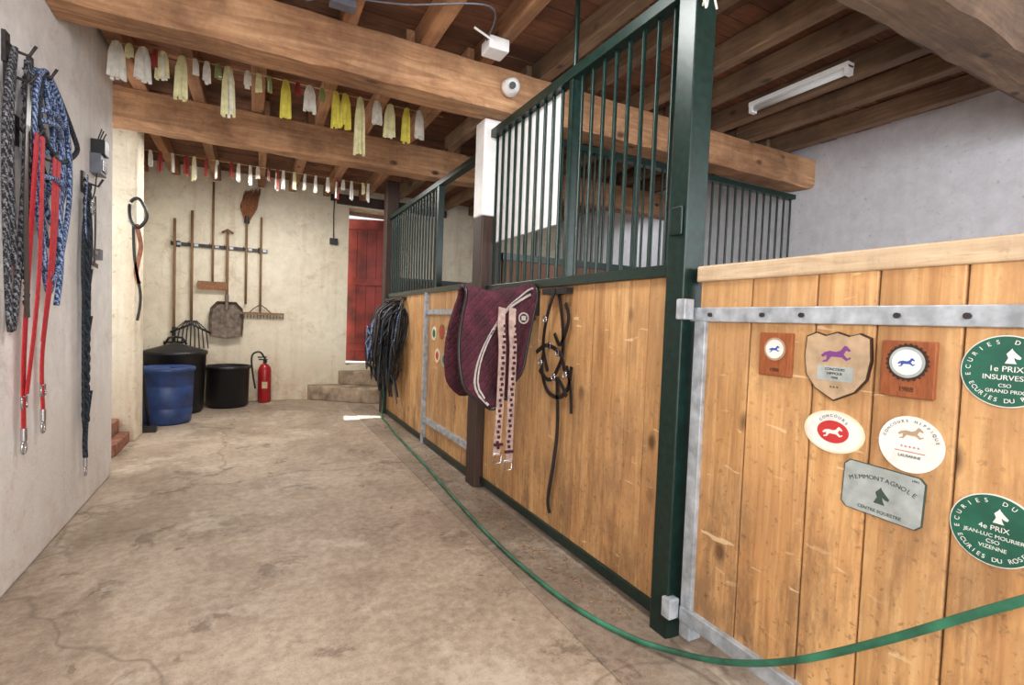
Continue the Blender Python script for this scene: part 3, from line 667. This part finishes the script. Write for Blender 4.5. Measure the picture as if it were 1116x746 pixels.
for i,(yy,zz,k) in enumerate(((4.05,0.98,'bcream'),(3.86,1.0,'plaque'),(3.70,0.97,'bwhite'),(3.95,0.8,'bcream'),(3.78,0.78,'silver'))):
    m=PM(yy,zz); b=B(); b.prism(ell(.06,.06,28),0,.004,k,mat=m); b.prism(ell(.035,.035,28),.004,.005,'bred' if i%2 else 'bgreen',mat=m); b.build('round_badge')

# ------------------------------------------------------------------ ceiling things
def ix(u):
    T=[(130,-.73),(247,-.18),(391,.64),(460,1.08)]
    for (a,c),(e_,f_) in zip(T[:-1],T[1:]):
        if u<=e_: return c+(f_-c)*(u-a)/(e_-a)
    return 1.08
def tuft(b,rd,x,YG,l,k,n=12,sp_=0.02,k2='wribbon'):
    for j in range(n):
        dx=rd.uniform(-1,1)*sp_; e_=dx*.5; dy=rd.uniform(-.018,.018); ll=l*rd.uniform(.86,1.0)
        b.tube([(x+dx*.4,YG+dy*.3,2.63),(x+dx*.95,YG+dy,2.63-ll*.3),(x+dx+e_*.4,YG+dy*1.4,2.63-ll)],0,k if rd.random()<.8 else k2,flat=(0.009,0.0008),up=(rd.uniform(-.5,.5),1,0))
    b.cyl((x,YG,2.60),(x,YG,2.635),0.014,k,n=8)
rd=random.Random(2); b=B(); YG=3.7
b.tube([(-0.78,YG,2.63),(1.25,YG,2.63)],0.003,'straw',n=5)
tl=[(130,.22,'wribbon'),(143,.08,'pale'),(157,.2,'wribbon'),(170,.1,'rribbon'),(177,.16,'pale'),(198,.26,'pale'),(212,.09,'wribbon'),(225,.13,'wribbon'),(237,.08,'gribbon'),(249,.31,'pale'),(268,.1,'wribbon'),(279,.12,'pale'),(290,.1,'gribbon'),(307,.25,'yellow'),(320,.08,'rribbon'),(333,.18,'wribbon'),(346,.08,'gribbon'),(362,.24,'yellow'),(373,.24,'yellow'),(391,.40,'pale'),(409,.16,'wribbon'),(424,.24,'pale'),(443,.25,'yellow'),(458,.2,'wribbon')]
for u,l,k in tl: tuft(b,rd,ix(u),YG,l,k,16 if l>.15 else 6,0.030 if l>.15 else .014,'wribbon' if k!='yellow' else 'yellow')
b.build('prize_ribbon_garland')
b=B(); YG=6.0; x=-1.0
b.tube([(-1.08,YG,2.63),(1.25,YG,2.63)],0.003,'straw',n=5)
while x<1.2:
    k=rd.choice(['rribbon','wribbon','wribbon','pale','wribbon','rribbon','wribbon']); tuft(b,rd,x,YG,rd.uniform(.1,.25),k,6,.014)
    x+=rd.uniform(.06,.13)
b.build('prize_ribbon_garland')
b=B(); c=(1.36,2.80,2.52); mt=Matrix.Translation(c)@Matrix.Rotation(math.pi/2,4,'X')
b.lathe([(0.0,0.0),(0.055,0.0),(0.055,0.02),(0.05,0.04)],(0,0,0),'whiteplastic',28,mat=mt); b.lathe([(0.05,0.03),(0.047,0.055),(0.03,0.08),(0,0.09)],(0,0,0),'whiteplastic',28,mat=mt)
b.cyl((1.34,2.715,2.50),(1.335,2.70,2.495),0.02,'black'); b.build('security_camera')
b=B(); b.box(1.10,1.22,2.52,2.64,2.57,2.638,'whiteplastic'); b.cyl((1.16,2.53,2.6),(1.0,2.5,2.63),0.006,'whiteplastic'); b.build('junction_box',bevel=0.008)
b=B(); b.tube(spline([(1.1,2.56,2.62),(1.0,2.3,2.63),(0.62,2.45,2.60),(0.35,2.6,2.63),(0.2,2.7,2.62)]),0.0045,'greyp',n=6); b.box(0.3,0.42,2.6,2.66,2.6,2.638,'greyp'); b.build('ceiling_cable')
b=B(); b.box(2.95,3.01,1.72,2.36,2.61,2.638,'whiteplastic'); b.tube([(2.98,1.74,2.595),(2.98,2.34,2.595)],0.018,'tubew',n=16); b.box(2.955,3.005,1.72,1.745,2.57,2.62,'whiteplastic'); b.box(2.955,3.005,2.335,2.36,2.57,2.62,'whiteplastic'); b.build('fluorescent_ceiling_light')
b=B()
for i in range(9): b.tube(spline([(XS-.03,1.25,2.42),(XS-.04+rd.uniform(-.02,.02),1.23+rd.uniform(-.015,.02),2.3),(XS-.04+rd.uniform(-.03,.03),1.225+rd.uniform(-.03,.03),2.12+rd.uniform(0,.1))],4),0.0035,'wribbon',n=4)
b.tube([(XS-.055,1.35,2.37),(XS-.055,1.25,2.37),(XS+.05,1.25,2.37),(XS+.05,1.35,2.37)],0.004,'wribbon',n=5,closed=True); b.build('baling_twine')

# ------------------------------------------------------------------ lights
def area(name,loc,rot,sx,sy,e,col=(1,1,1)):
    l=bpy.data.lights.new(name,'AREA'); l.shape='RECTANGLE'; l.size=sx; l.size_y=sy; l.energy=e; l.color=col
    o=bpy.data.objects.new(name,l); o.location=loc; o.rotation_euler=rot; COL.objects.link(o); return o
area('entrance_daylight',(0.4,-2.5,1.5),(math.radians(90),0,0),3.0,2.4,145,(.97,.98,1))
area('corridor_fill_light',(0.55,1.75,2.62),(0,math.radians(-12),0),0.5,0.6,32,(1,.99,.97))  # added fill, out of view, to brighten the left wall and floor
area('stall_fill_light',(3.2,-2.3,1.9),(math.radians(82),0,0),2.0,1.2,100,(.95,.97,1))  # unseen area light for the near stall, no window modelled
area('far_stall_fill_light',(3.6,5.0,2.5),(0,0,0),1.2,1.0,12,(.95,.97,1))  # soft overhead fill added in the far stall, not a window
area('alcove_fill_light',(-1.85,4.5,1.6),(0,math.radians(-90),0),0.8,1.2,26,(1,.99,.97))  # fill light added inside the alcove, there is no window behind it
area('rear_fill_light',(0.2,5.4,2.55),(0,0,0),1.0,0.6,54,(1,.985,.95))  # added fill under the rear ceiling to lift the back wall, no fitting
def point(name,loc,e,r=0.15,col=(1,1,1)):
    l=bpy.data.lights.new(name,'POINT'); l.energy=e; l.shadow_soft_size=r; l.color=col
    o=bpy.data.objects.new(name,l); o.location=loc; COL.objects.link(o)
point('camera_flash',(0.1,-0.3,1.5),58,0.2)
l=bpy.data.lights.new('sun','SUN'); l.energy=11; l.angle=math.radians(0.8); l.color=(1,.97,.92)
o=bpy.data.objects.new('sun',l); o.rotation_euler=Vector((-0.16,-1.0,-1.35)).to_track_quat('-Z','Y').to_euler(); o.location=(2,9,5); COL.objects.link(o)
w=bpy.data.worlds.new('World'); S.world=w; w.use_nodes=True
w.node_tree.nodes['Background'].inputs[0].default_value=(0.9,0.95,1,1); w.node_tree.nodes['Background'].inputs[1].default_value=1.1

# ------------------------------------------------------------------ camera
yaw,pit,rol=0.47613854,0.04077674,0.03660681
cy_,sy_=math.cos(yaw),math.sin(yaw)
fw=Vector((sy_*math.cos(pit),cy_*math.cos(pit),-math.sin(pit))); r=Vector((cy_,-sy_,0)); up=r.cross(fw)
r2=r*math.cos(rol)+up*math.sin(rol); u2=-r*math.sin(rol)+up*math.cos(rol)
cd=bpy.data.cameras.new('camera'); cd.sensor_width=36; cd.lens=545.3*36/1116; cd.clip_start=0.02
co=bpy.data.objects.new('camera',cd); COL.objects.link(co)
mw=Matrix((( r2.x,u2.x,-fw.x,0),(r2.y,u2.y,-fw.y,0),(r2.z,u2.z,-fw.z,1.1),(0,0,0,1)))
co.matrix_world=mw
S.camera=co
